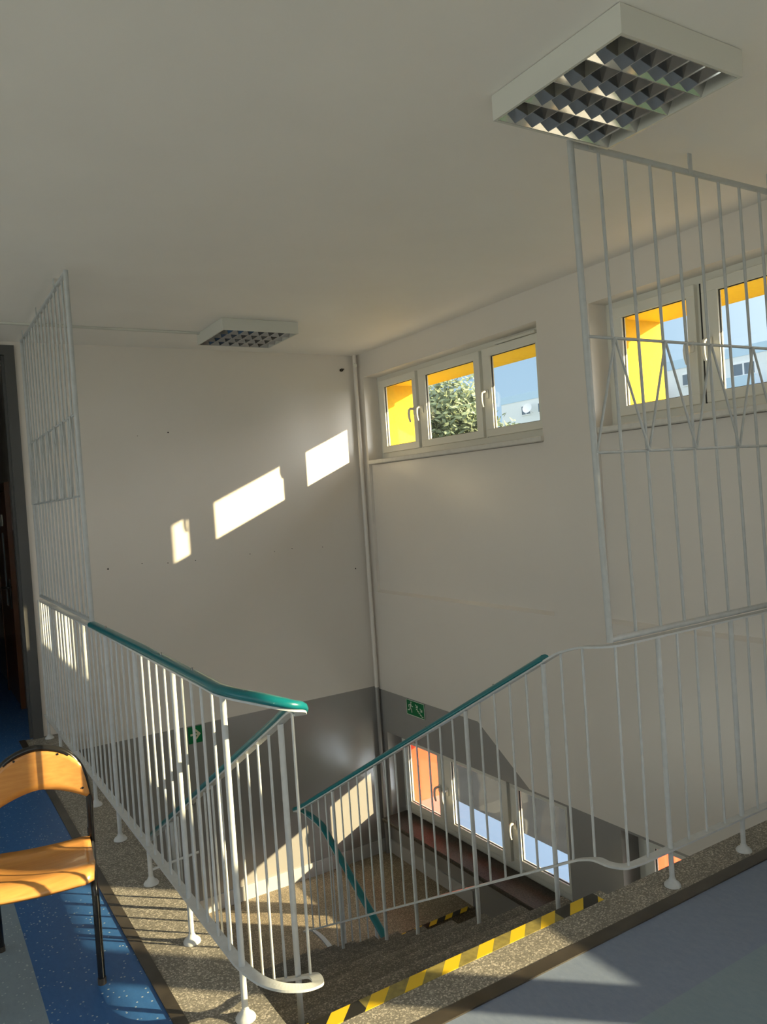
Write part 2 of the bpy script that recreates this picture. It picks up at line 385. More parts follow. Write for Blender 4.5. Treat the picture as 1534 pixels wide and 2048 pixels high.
# ------------------------------------------------------------------ windows
def lever(y, z, x=3.768):
    m = MB()
    m.box(x-.012, x, y-.014, y+.014, z-.03, z+.035, .004)
    m.tube([(x-.01, y, z+.018), (x-.045, y, z+.018), (x-.058, y, z+.008), (x-.064, y, z-.02), (x-.062, y, z-.06), (x-.052, y, z-.095)],
           [.011, .011, .011, .011, .010, .008], 8)
    return m
def win_unit(name, dy, dz, label, vent=True, sashes=None, sill=None):
    r = empty(name, (3.8, 4.98+dy, 1.95+dz), label, 'window', kind='structure')
    y0, y1, z0, z1 = 3.8505+dy, 6.1265+dy, 1.8855+dz, 2.6845+dz
    f = MB()
    f.box(3.80, 3.835, y0, y0+.065, z0, z1); f.box(3.80, 3.835, y1-.097, y1, z0, z1)
    f.box(3.80, 3.835, y0+.065, y1-.097, z0, z0+.1); f.box(3.80, 3.835, y0+.065, y1-.097, z1-.065, z1)
    for c in (5.45, 4.593): f.box(3.80, 3.835, c+dy-.03, c+dy+.03, z0+.1, z1-.065)
    f.box(3.797, 3.80, y0, y1, z0+.04, z0+.07)
    build('frame', f, M['pvc'], r)
    for (a, b, ga, gb, hy) in ((5.475, 6.06, 5.53, 5.985, 5.503), (4.615, 5.432, 4.685, 5.335, 5.388), (3.90, 4.572, 4.0, 4.49, 4.532)):
        a += dy; b += dy; ga += dy; gb += dy; zb, zt = 1.985+dz, 2.64+dz; gz0, gz1 = 2.042+dz, 2.577+dz
        s = MB()
        for q in ((a, b, zb, gz0), (a, b, gz1, zt)): s.box(3.77, 3.808, q[0], q[1], q[2], q[3], .003)
        for q in ((a, ga), (gb, b)): s.box(3.77, 3.808, q[0], q[1], gz0-.003, gz1+.003, .003)
        so = build('sash', s, M['pvc'], r)
        build('pane', B(3.786, 3.792, ga, gb, gz0, gz1), M['glass'], so)
        g = MB()                                      # dark gasket round the glass
        for q in ((ga-.001, gb+.001, gz0-.002, gz0+.004), (ga-.001, gb+.001, gz1-.004, gz1+.002)): g.box(3.7845, 3.7935, *q)
        for q in ((ga-.001, ga+.004), (gb-.004, gb+.001)): g.box(3.7845, 3.7935, q[0], q[1], gz0, gz1)
        build('gasket', g, M['seal'], so, label='dark rubber gasket')
        build('handle', lever(hy+dy, 2.30+dz), M['handle'], so)
    for c in (5.4535, 4.5935):
        build('sash_gap', B(3.7975, 3.80, c+dy-.006, c+dy+.006, 1.985+dz, 2.64+dz), M['seal'], r, label='dark gap between two sashes')
    if vent:
        build('vent', MB().box(3.765, 3.8, 4.0+dy, 4.42+dy, 2.645+dz, 2.667+dz, .004).box(3.76, 3.77, 4.03+dy, 4.36+dy, 2.652+dz, 2.66+dz), M['pvc'], r, label='slim white trickle vent')
    if sill == 'white': build('sill', B(3.615, 3.795, 3.842+dy, 6.09+dy, 1.888+dz, 1.925+dz, .006), M['plaster'], r, label='rough white plastered sill')
    if sill == 'stone': build('sill', B(3.515, 3.795, 3.856+dy, 6.10+dy, 1.888+dz, 1.925+dz, .008), M['stone'], r, label='speckled dark brown stone sill')
    return r
win_unit('window_1', 0, 0, 'high three-sash white window nearest the corner, tree in its middle pane', sill='white')
win_unit('window_2', -2.74, 0, 'high three-sash white window behind the right grille', vent=False, sill='white')
win_unit('window_3', 0, -3.242, 'low three-sash white window above the half landing with dark stone sill', sill='stone')
win_unit('window_4', -2.74, -3.242, 'low white window half hidden behind the terrazzo kerb, red outside', vent=False, sill='stone')
def big_window(name, panes, axis, c, zlist, ext, label):
    # simple framed window, axis 'x': lies in plane x=c ; axis 'y': in plane y=c
    r = empty(name, (c, (ext[0]+ext[1])/2, zlist[0][0]) if axis == 'x' else ((ext[0]+ext[1])/2, c, zlist[0][0]), label, 'window', kind='structure')
    f = MB(); a0, a1 = ext[0], ext[1]; z0, z1 = ext[2], ext[3]
    def bx(m, a, b, za, zb, t=.05):
        if axis == 'x': m.box(c-.022, c+t-.022, a, b, za, zb)
        else: m.box(a, b, c-.022, c+t-.022, za, zb)
    xs = [a0]+[v for p in panes for v in p]+[a1]
    for i in range(0, len(xs), 2): bx(f, xs[i], xs[i+1], z0, z1)
    zs = [z0]+[v for p in zlist for v in p]+[z1]
    for p in panes:
        for i in range(0, len(zs), 2): bx(f, p[0], p[1], zs[i], zs[i+1])
    build('frame', f, M['pvc'], r)
    for p in panes:
        for q in zlist:
            g = MB(); bx(g, p[0], p[1], q[0], q[1], .006); build('pane', g, M['glass'], r)
    return r
big_window('window_5', [(-1.66, -1.22), (-1.05, -.40), (-.185, .465)], 'x', 3.80, [(.86, 1.5), (1.66, 2.577)], (-1.75, .66, .76, 2.685), 'tall hall window to the right of the viewer')
big_window('window_6', [(-3.8, -3.1), (-2.95, -2.2)], 'x', 3.80, [(.86, 1.5), (1.66, 2.577)], (-3.9, -2.1, .76, 2.685), 'second tall hall window to the right, added for more light')  # added unseen window, brings more light into the room
for i, (a, b) in enumerate(((-3.8, -1.2),)):  # unseen window added to brighten the hall from behind
    mm = (a+b)/2
    big_window('window_%d' % (7+i), [(a+.08, mm-.05), (mm+.05, b-.08)], 'y', -4.3, [(.88, 2.62)], (a, b, .8, 2.7), 'wide window added behind the viewer for fill light')

for i, (a, b) in enumerate(((-3.8, -1.0), (-.6, 2.2), (2.6, 5.4))):  # unseen windows added to light the window wall and ceiling
    mm = (a+b)/2
    big_window('window_%d' % (10+i), [(a+.08, mm-.05), (mm+.05, b-.08)], 'x', -4.3, [(.88, 2.62)], (a, b, .8, 2.7), ('near', 'middle', 'far')[i]+' wide window added in the left hall wall for fill light')
big_window('window_13', [(2.68, 3.97), (4.03, 5.32)], 'x', .80, [(-1.24, -.41)], (2.6, 5.4, -1.3, -.35), 'unseen glazed strip added under the left kerb to light the window wall')  # added glazing, lights the low dado across the stairwell
# outside surrounds, dividing fins, ledges
def surround(name, fins, zsof, xo, mat, zled, label, top=.14, zinc=True):
    led = M['zinc'] if zinc else simple('grey cement ledge', (.3, .3, .3), .8)
    r = empty(name, (4.1, 2, zled), label, 'window surround')
    build('soffit', B(WO+.002, xo, -4.15, 6.6, zsof, zsof+top), mat, r)
    for a, b in fins: build('fin', B(WO+.002, xo, a, b, zled, zsof), mat, r)
    for yy in (6.127, 3.387, .66):
        build('reveal_lining', B(3.838, WO-.0005, yy-.035, yy-.0005, zled+.03, zsof+(.05 if zinc is False else .015)), mat, r)
    build('ledge', B(WO+.002, xo, -4.15, 6.6, zled-.08, zled), led, r, label='pale metal ledge' if zinc else None)
F = [(6.24, 6.5), (3.465, 3.74), (.725, 1.0), (-2.02, -1.745)]
surround('upper_surround', F[:3], 2.632, 4.42, M['yellow'], 1.90, 'bright yellow rendered surround outside the high windows', zinc=False)
surround('lower_surround', F[:3], -.585, 4.31, M['orange'], -1.345, 'orange red rendered surround outside the low windows')

# ------------------------------------------------------------------ stairs
def flight(name, x0, x1, y0, sgn, ztop, n, label, mat):
    r = empty(name, ((x0+x1)/2, y0, ztop-n*RIS), label, 'stairs')
    for i in range(1, n+1):
        ya, yb = y0+sgn*(i-1)*TR, y0+sgn*i*TR; zt = ztop-i*RIS
        pl = [(ya, zt), (yb+sgn*.008, zt), (yb+sgn*.018, zt-.008), (yb+sgn*.018, zt-.03), (yb, zt-.045), (yb, zt-RIS-.1), (ya, zt-.1)]
        if i == 1: pl = [(ya, zt-.001) if p == (ya, zt) else p for p in pl]
        s = MB().prism(pl, 'x', x0, x1); build('step', s, mat, r)
    return r
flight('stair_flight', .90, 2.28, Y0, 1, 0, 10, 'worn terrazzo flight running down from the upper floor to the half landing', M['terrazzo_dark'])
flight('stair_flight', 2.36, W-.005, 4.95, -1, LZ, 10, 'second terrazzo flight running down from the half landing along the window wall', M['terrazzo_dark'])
S('floor_landing', B(.897, W, 4.955, D, LZ-.2, LZ), M['landing'], 'brown terrazzo half landing under the corner', 'floor')
bs = MB(); bs.box(.897, W, D-.012, D, LZ, LZ+.12); bs.box(W-.012, W, 4.96, D-.012, LZ, LZ+.12)
S('baseboard_back', bs, simple('light grey skirting', (.5, .5, .51), .35), 'pale grey skirting round the half landing', 'skirting')
tp = MB(); tp.box(.93, 2.18, Y0-.045, Y0+.0125, .001, .0025); tp.box(.93, 2.18, Y0+.0121, Y0+.0135, -.012, .0025)
build('warning_tape', tp, M['tape'], label='worn yellow and black striped tape along the top step', cat='tape')
tp = MB(); tp.box(2.9, 3.6, 4.94, 4.99, LZ+.001, LZ+.0025)
build('warning_tape', tp, M['tape'], label='yellow and black striped tape at the edge of the half landing', cat='tape')
tp = MB(); tp.box(3.3, 3.6, 4.66, 4.71, LZ-RIS+.001, LZ-RIS+.0025)
build('warning_tape', tp, M['tape'], label='short striped tape piece one step below the landing tape', cat='tape')

# ------------------------------------------------------------------ railings
FLAT = [(-.018, -.004), (.018, -.004), (.018, .004), (-.018, .004)]
CAP = [(-.021, -.006), (.021, -.006), (.024, .003), (.021, .013), (.010, .019), (-.010, .019), (-.021, .013), (-.024, .003)]
def smooth_path(pts, n=6):
    out = []; P = [Vector(p) for p in pts]
    for i in range(len(P)-1):
        p0 = P[max(i-1, 0)]; p1 = P[i]; p2 = P[i+1]; p3 = P[min(i+2, len(P)-1)]
        for k in range(n):
            t = k/n
            out.append(.5*((2*p1)+(-p0+p2)*t+(2*p0-5*p1+4*p2-p3)*t*t+(-p0+3*p1-3*p2+p3)*t**3))
    out.append(P[-1]); return out
def bar(x, y, z0, z1, r, parent, name='baluster', n=8):
    return build(name, MB().tube([(x, y, z0), (x, y, z1)], r, n, caps=True), M['white'], parent)
def flange(x, y, parent, z=0):
    return build('flange', MB().lathe(x, y, [(.032, z+.0015), (.032, z+.006), (.027, z+.014), (.016, z+.022), (.011, z+.034)], 20), M['white'], parent)
def post(x, y, zt, parent, zb=0, fl=True):
    p = bar(x, y, zb, zt, .0102, parent, 'post', 12)
    if fl: flange(x, y, p, zb)
    return p
XL = .805
ZT = 1.015; ZB = .165                      # underside of the top bar, top of the bottom bar
SL = RIS/TR
# --- left railing: guard along the kerb, U-turn and slope beside the flight
RL = empty('stair_railing', (XL, 2.33, 0), 'white railing along the left kerb with teal handrail turning down beside the stairs', 'railing')
def zl(y): return .868-SL*(y-2.40)         # underside of sloping handrail bar, left
XD = 1.02
turn_t = [(XL, 2.36, 1.019), (.822, 2.275, 1.018), (.856, 2.205, 1.012), (.898, 2.160, 1.0), (.942, 2.140, .985), (.980, 2.156, .968), (1.006, 2.205, .942), (XD, 2.29, zl(2.29)+.004), (XD, 2.40, zl(2.40)+.004)]
top_path = [(XL, 6.0, 1.02), (XL, 4.3, 1.02), (XL, 2.45, 1.02)] + smooth_path(turn_t) + [(XD, 4.95, zl(4.95)+.004)]
build('top_bar', MB().sweep(top_path, FLAT, smooth=False), M['white'], RL)
hp = [Vector((XL, 4.27, 1.03)), Vector((XL, 3.3, 1.033)), Vector((XL, 2.45, 1.03))] + [Vector(p)+Vector((0, 0, .010)) for p in smooth_path(turn_t)] + [Vector((XD, 4.95, zl(4.95)+.014))]
build('handrail', MB().sweep(hp, CAP), M['teal'], RL, label='teal plastic handrail')
turn_b = [(XL, 2.36, ZB), (.813, 2.285, ZB), (.834, 2.22, .160), (.872, 2.175, .152), (.925, 2.155, .140), (.970, 2.165, .125), (1.0, 2.20, .105), (XD, 2.28, .868-SL*(2.28-2.4)-.855), (XD, 2.4, zl(2.4)-.855)]
bot_path = [(XL, 6.2, ZB), (XL, 4.0, ZB), (XL, 2.45, ZB)] + smooth_path(turn_b) + [(XD, 4.9, zl(4.9)-.855)]
build('bottom_bar', MB().sweep(bot_path, FLAT, smooth=False), M['white'], RL)
posts = [2.33, 2.86, 3.417, 3.975, 4.535, 5.09, 5.65, 6.15]
for i, y in enumerate(posts):
    post(XL, y, ZT, RL)
    if i < len(posts)-1:
        y2 = posts[i+1]
        for q in range(1, 5):
            bar(XL, y+(y2-y)*q/5, ZB+.002, ZT+.002, .0052, RL)
for y in (2.40, 2.95, 3.49, 3.83, 4.39, 4.92):
    st = max(0, min(10, int((y-Y0)/TR)+1)); post(XD, y, zl(y), RL, -st*RIS, False)
for y in [2.30]+[2.40+.11*i for i in range(1, 5)]+[2.95+.108*i for i in range(1, 5)]+[3.49+.113, 3.49+.226]+[3.83+.112*i for i in range(1, 5)]+[4.39+.108*i for i in range(1, 5)]:
    bar(XD, y, zl(y)-.853, zl(y), .0052, RL)
build('tie_rod', MB().tube([(XL, 3.417, .06), (XD, 3.417, .075)], .006, 8), M['white'], RL)
for y in (3.0, 2.62, 3.95):
    build('screw', MB().tube([(XL, y, 1.045), (XL, y, 1.06)], .004, 6), M['alu'], RL, label='small screw standing proud of the handrail')
# --- right railing
YR = 2.037
RR = empty('stair_railing', (2.46, YR, 0), 'white railing along the right kerb, its teal handrail sloping down between the flights', 'railing')
def zr(y): return .870-SL*(y-2.39)
XR = 2.185
tt = [(2.34, YR, .984), (2.25, YR, .985), (2.205, 2.05, .984), (2.178, 2.09, .980), (2.170, 2.15, .972), (XR-.006, 2.22, .952), (XR, 2.30, zr(2.30)+.004), (XR, 2.42, zr(2.42)+.004)]
# far end: turns round the well and follows the second flight down
XF = 2.36
def zf(y): return -.735-.57*(4.87-y)
ft = [(XR, 4.80, zr(4.80)+.004), (XR, 4.95, zr(4.95)+.01), (XR+.03, 5.04, -.575), (XR+.09, 5.07, -.61), (XF-.03, 5.03, -.655), (XF, 4.94, -.70), (XF, 4.82, zf(4.82))]
rp = [(W-.003, YR, .984), (2.45, YR, .984)] + smooth_path(tt) + [(XR, 3.5, zr(3.5)+.004)] + smooth_path(ft) + [(XF, 4.0, zf(4.0)), (XF, 2.6, zf(2.6))]
build('top_bar', MB().sweep(rp, FLAT, smooth=False), M['white'], RR)
up = Vector((0, 0, .010))
hr = [Vector((XR, 2.375, zr(2.375)+.014)), Vector((XR, 3.5, zr(3.5)+.014)), Vector((XR, 4.7, zr(4.7)+.014))] + [Vector(p)+up for p in smooth_path(ft)] + [Vector((XF, 4.0, zf(4.0)+.01)), Vector((XF, 2.6, zf(2.6)+.01))]
build('handrail', MB().sweep(hr, CAP), M['teal'], RR, label='teal plastic handrail')
tb = [(2.34, YR, .148), (2.25, YR, .150), (2.205, 2.045, .153), (2.172, 2.08, .158), (2.16, 2.13, .162), (XR-.012, 2.20, .135), (XR, 2.28, zr(2.28)-.835), (XR, 2.42, zr(2.42)-.835)]
fb = [(XR, 4.80, zr(4.80)-.835), (XR, 4.93, zr(4.93)-.835), (XR+.03, 5.02, -1.42), (XR+.09, 5.06, -1.45), (XF-.03, 5.02, -1.50), (XF, 4.92, -1.56), (XF, 4.80, zf(4.8)-.84)]
bp_ = [(W-.003, YR, .148), (2.45, YR, .148)] + smooth_path(tb) + [(XR, 3.5, zr(3.5)-.835)] + smooth_path(fb) + [(XF, 4.0, zf(4.0)-.84), (XF, 2.6, zf(2.6)-.84)]
build('bottom_bar', MB().sweep(bp_, FLAT, smooth=False), M['white'], RR)
for x in (2.463, 2.922, 3.38): post(x, YR, .98, RR)
for x in (2.225, 2.335, 2.577, 2.69, 2.806, 3.035, 3.15, 3.265, 3.49, 3.60): bar(x, YR, .15, .982, .0052, RR)
bar(2.168, 2.15, .165, .97, .0052, RR); bar(XR, 2.285, zr(2.285)-.833, zr(2.285), .0052, RR)
pys = (2.39, 2.94, 3.49, 3.83, 4.39, 4.93)
for y in pys:
    st = max(0, min(10, int((y-Y0)/TR)+1)); post(XR, y, zr(y), RR, -st*RIS, False)
for a, b, n in ((2.39, 2.94, 4), (2.94, 3.49, 4), (3.49, 3.83, 2), (3.83, 4.39, 4), (4.39, 4.93, 4)):
    for q in range(1, n+1):
        y = a+(b-a)*q/(n+1); bar(XR, y, zr(y)-.833, zr(y), .0052, RR)
for q in range(8):
    y = 4.82-.112*q
    if q % 4 == 1: post(XF, y, zf(y), RR, LZ-(int((4.95-y)/TR)+1)*RIS, False)
    else: bar(XF, y, zf(y)-.838, zf(y), .0052, RR)
for y in (2.72, 3.28, 4.1, 4.75): build('screw', MB().tube([(XR, y, zr(y)+.02), (XR, y, zr(y)+.042)], .004, 6), M['alu'], RR, label='small screw standing proud of the handrail')

# ------------------------------------------------------------------ grilles up to the ceiling
def grille(name, label, P, u0, u1, n, zlow, ztop, tabs, tdir, edge_post=True):
    # P(u, z) gives a point of the plane
    r = empty(name, P(u0, zlow), label, 'grille')
    def rod(nm, a, b, rad, lab=None, k=8): return build(nm, MB().tube([a, b], rad, k), M['grille'], r, label=lab)
    rod('corner_post', P(u0, zlow-.01), P(u0, ztop+.01), .0125, k=12); rod('corner_post', P(u1, zlow-.01), P(u1, ztop+.01), .0115, k=12)
    rod('top_bar', P(u0, ztop), P(u1, ztop), .012, k=12)
    rod('lower_bar', P(u0, zlow), P(u1, zlow), .012, k=12)
    zA, zB = 2.132, 1.705
    rod('cross_bar', P(u0, zA), P(u1, zA), .0062); rod('cross_bar', P(u0, zB), P(u1, zB), .0062)
    d = (u1-u0)/n
    for i in range(1, n):
        rod('upright', P(u0+d*i, zlow), P(u0+d*i, ztop), .0062)
    for i in range(n):
        a, b = (zB, zA) if i % 2 == 0 else (zA, zB)
        p, q = Vector(P(u0+d*i, a)), Vector(P(u0+d*(i+1), b)); off = Vector(tdir)*.011
        rod('diagonal', p+off, q+off, .005)
    for u in tabs:
        a = Vector(P(u, ztop-.015)); b = Vector(P(u, CH)); t = Vector(tdir)*.012
        m = MB(); uu = (Vector(P(1, 0))-Vector(P(0, 0)))*.011
        vs = [a-uu+t, a+uu+t, b+uu+t, b-uu+t, a-uu+t*1.4, a+uu+t*1.4, b+uu+t*1.4, b-uu+t*1.4]
        m.add(vs, [(0, 3, 2, 1), (4, 5, 6, 7), (0, 1, 5, 4), (2, 3, 7, 6), (1, 2, 6, 5), (0, 4, 7, 3)])
        build('ceiling_tab', m, M['grille'], r)
    return r
grille('security_grille', 'white bar grille with zigzag band between left railing and ceiling', lambda u, z: (XL, u, z), 4.27, 6.02, 14, 1.055, 2.86, (4.55, 5.2, 5.85), (-1, 0, 0))
grille('security_grille', 'white bar grille with zigzag band on the right railing in front of a window', lambda u, z: (2.20 - (.045*(z-1)/1.8 if z > 0 else 0) + (u-2.20), YR, z), 2.20, W-.02, 10, 1.01, 2.83, (2.29, 2.86, 3.4), (0, -1, 0))

# ------------------------------------------------------------------ ceiling lamps
def lamp(x0, x1, y0, y1, label, group='square louvred ceiling lamps'):
    r = empty('ceiling_lamp', ((x0+x1)/2, (y0+y1)/2, CH), label, 'lamp', group)
    h = .085; z0, z1 = CH-h, CH-.002; t = .010
    m = MB()
    m.box(x0, x0+t, y0, y1, z0, z1); m.box(x1-t, x1, y0, y1, z0, z1); m.box(x0+t, x1-t, y0, y0+t, z0, z1); m.box(x0+t, x1-t, y1-t, y1, z0, z1)
    m.box(x0+t, x1-t, y0+t, y1-t, z1-.012, z1)
    build('housing', m, M['lampwhite'], r)
    ix0, ix1, iy0, iy1 = x0+t, x1-t, y0+t, y1-t
    lv = MB(); zb, zt = z0+.001, z0+.045
    rows, cells = 4, 7; ry = (iy1-iy0)/rows; cx = (ix1-ix0)/cells
    for j in range(1, rows):                          # long V-section reflectors
        y = iy0+ry*j
        lv.prism([(y-.002, zb), (y+.002, zb), (y+.026, zt), (y-.026, zt)], 'x', ix0, ix1)
    lv.prism([(iy0, zb), (iy0+.004, zb), (iy0+.026, zt), (iy0, zt)], 'x', ix0, ix1)
    lv.prism([(iy1-.004, zb), (iy1, zb), (iy1, zt), (iy1-.026, zt)], 'x', ix0, ix1)
    for i in range(1, cells):                         # cross blades
        x = ix0+cx*i
        for j in range(rows):
            ya = iy0+ry*j; yb = ya+ry
            bl = [(x-.001, zb+.001), (x+.001, zb+.001), (x+.013, zt-.002), (x-.013, zt-.002)]
            lv.prism(bl, 'y', ya+.002, yb-.002)
    build('louvre', lv, M['alu'], r, label='polished aluminium louvre')
    for j in range(rows):
        y = iy0+ry*(j+.5)
        build('lamp_tube', MB().tube([(ix0+.01, y, z0+.06), (ix1-.01, y, z0+.06)], .008, 10), M['tube'], r)
    return r
lamp(1.757, 2.300, 1.450, 1.995, 'large looking square louvred ceiling lamp overhead near the viewer')
lamp(1.966, 2.540, 5.135, 5.675, 'square louvred ceiling lamp over the stairwell, joined by a cable duct')
build('cable_duct', B(-4.2, 1.966, 5.61, 5.635, CH-.016, CH-.0005, .003), M['lampwhite'], label='white cable duct across the ceiling to the stairwell lamp', cat='cable duct')

# ------------------------------------------------------------------ pipe, signs
pm = MB().tube([(3.612, 6.195, LZ+.001), (3.612, 6.195, CH)], .019, 14)
pr = empty('heating_pipe', (3.608, 6.185, LZ), 'white painted heating pipe standing in the room corner', 'pipe')
build('pipe', pm, M['wall_back'], pr)
vm = MB().tube([(3.608, 6.185, 2.815), (3.585, 6.15, 2.80), (3.57, 6.12, 2.79)], .013, 10); vm.tube([(3.573, 6.125, 2.792), (3.564, 6.105, 2.788)], .018, 12)
build('bleed_valve', vm, M['lampwhite'], pr)
hk = MB().tube([(3.49, D, 2.765), (3.49, D-.02, 2.765)], .014, 10); hk.tube([(3.49, D-.015, 2.765), (3.505, D-.03, 2.772)], .006, 6)
build('wall_socket_ring', hk, M['hole'], label='small dark metal ring on the back wall near the ceiling corner', cat='wall fitting')
def sign_right():
    # plane x = W, y from 5.755 (left) to 5.48 (right), z -.32 .. -.187
    r = empty('exit_sign', (W-.002, 5.617, -.253), 'green emergency exit sign with running figure and stairs on the window wall', 'sign')
    yl, yr, zb, zt = 5.757, 5.482, -.320, -.187
    build('plate', B(W-.005, W-.001, yr, yl, zb, zt), M['green'], r)
    x = W-.0062
    bd = MB()
    for a, b, c, d_ in ((yr, yl, zb, zb+.004), (yr, yl, zt-.004, zt), (yr, yr+.004, zb, zt), (yl-.004, yl, zb, zt)): bd.box(x, W-.005, a, b, c, d_)
    build('border', bd, M['signwhite'], r)
    def Y(u): return yl-u*(yl-yr)
    def Z(v): return zb+v*(zt-zb)
    p = MB()
    def stroke(pts, w):
        for (a, b), (c, d_) in zip(pts, pts[1:]):
            A = Vector((Y(a), Z(b))); C_ = Vector((Y(c), Z(d_))); t = (C_-A).normalized(); nn = Vector((-t.y, t.x))*w/2; A = A-t*w*.3; C_ = C_+t*w*.3
            q = [A+nn, A-nn, C_-nn, C_+nn]; p.prism([(v.x, v.y) for v in q], 'x', x, W-.005)
    cc = (Y(.27), Z(.84)); p.prism([(cc[0]+.008*math.cos(k*PI/5), cc[1]+.008*math.sin(k*PI/5)) for k in range(10)], 'x', x, W-.005)
    stroke([(.25, .72), (.21, .5)], .016)                 # trunk
    stroke([(.25, .70), (.32, .58), (.36, .62)], .007); stroke([(.24, .70), (.14, .66), (.12, .52)], .007)
    stroke([(.21, .5), (.28, .38), (.29, .2)], .009); stroke([(.21, .5), (.17, .34), (.08, .3)], .009)
    stroke([(.52, .80), (.62, .64)], .007); stroke([(.63, .76), (.63, .62), (.54, .62)], .006)
    stroke([(.55, .50), (.62, .50), (.62, .40), (.69, .40), (.69, .30), (.76, .30), (.76, .20), (.84, .20), (.84, .12), (.92, .12)], .007)
    stroke([(.76, .62), (.86, .46)], .007); stroke([(.87, .58), (.87, .44), (.78, .44)], .006)
    build('pictogram', p, M['signwhite'], r)
sign_right()
def sign_left():
    x0, x1, zb, zt = 1.845, 1.962, -.300, -.163
    r = empty('exit_sign', (1.9, D-.002, -.23), 'small green sign with pale right-pointing arrow on the back wall', 'sign')
    build('plate', B(x0, x1, D-.005, D-.001, zb, zt), M['green'], r)
    y = D-.0065; m = MB()
    c = (1.905, -.23)
    m.prism([(c[0]-.042, c[1]-.008), (c[0]+.02, c[1]-.008), (c[0]+.02, c[1]+.008), (c[0]-.042, c[1]+.008)], 'y', y, D-.005)
    for s in (-1, 1):
        q = [(c[0]+.044, c[1]), (c[0]+.006, c[1]+s*.042), (c[0]-.012, c[1]+s*.042), (c[0]+.022, c[1])]
        m.prism(q if s > 0 else q[::-1], 'y', y, D-.005)
    build('arrow', m, simple('pale sign print', (.62, .6, .42), .4), r)
sign_left()

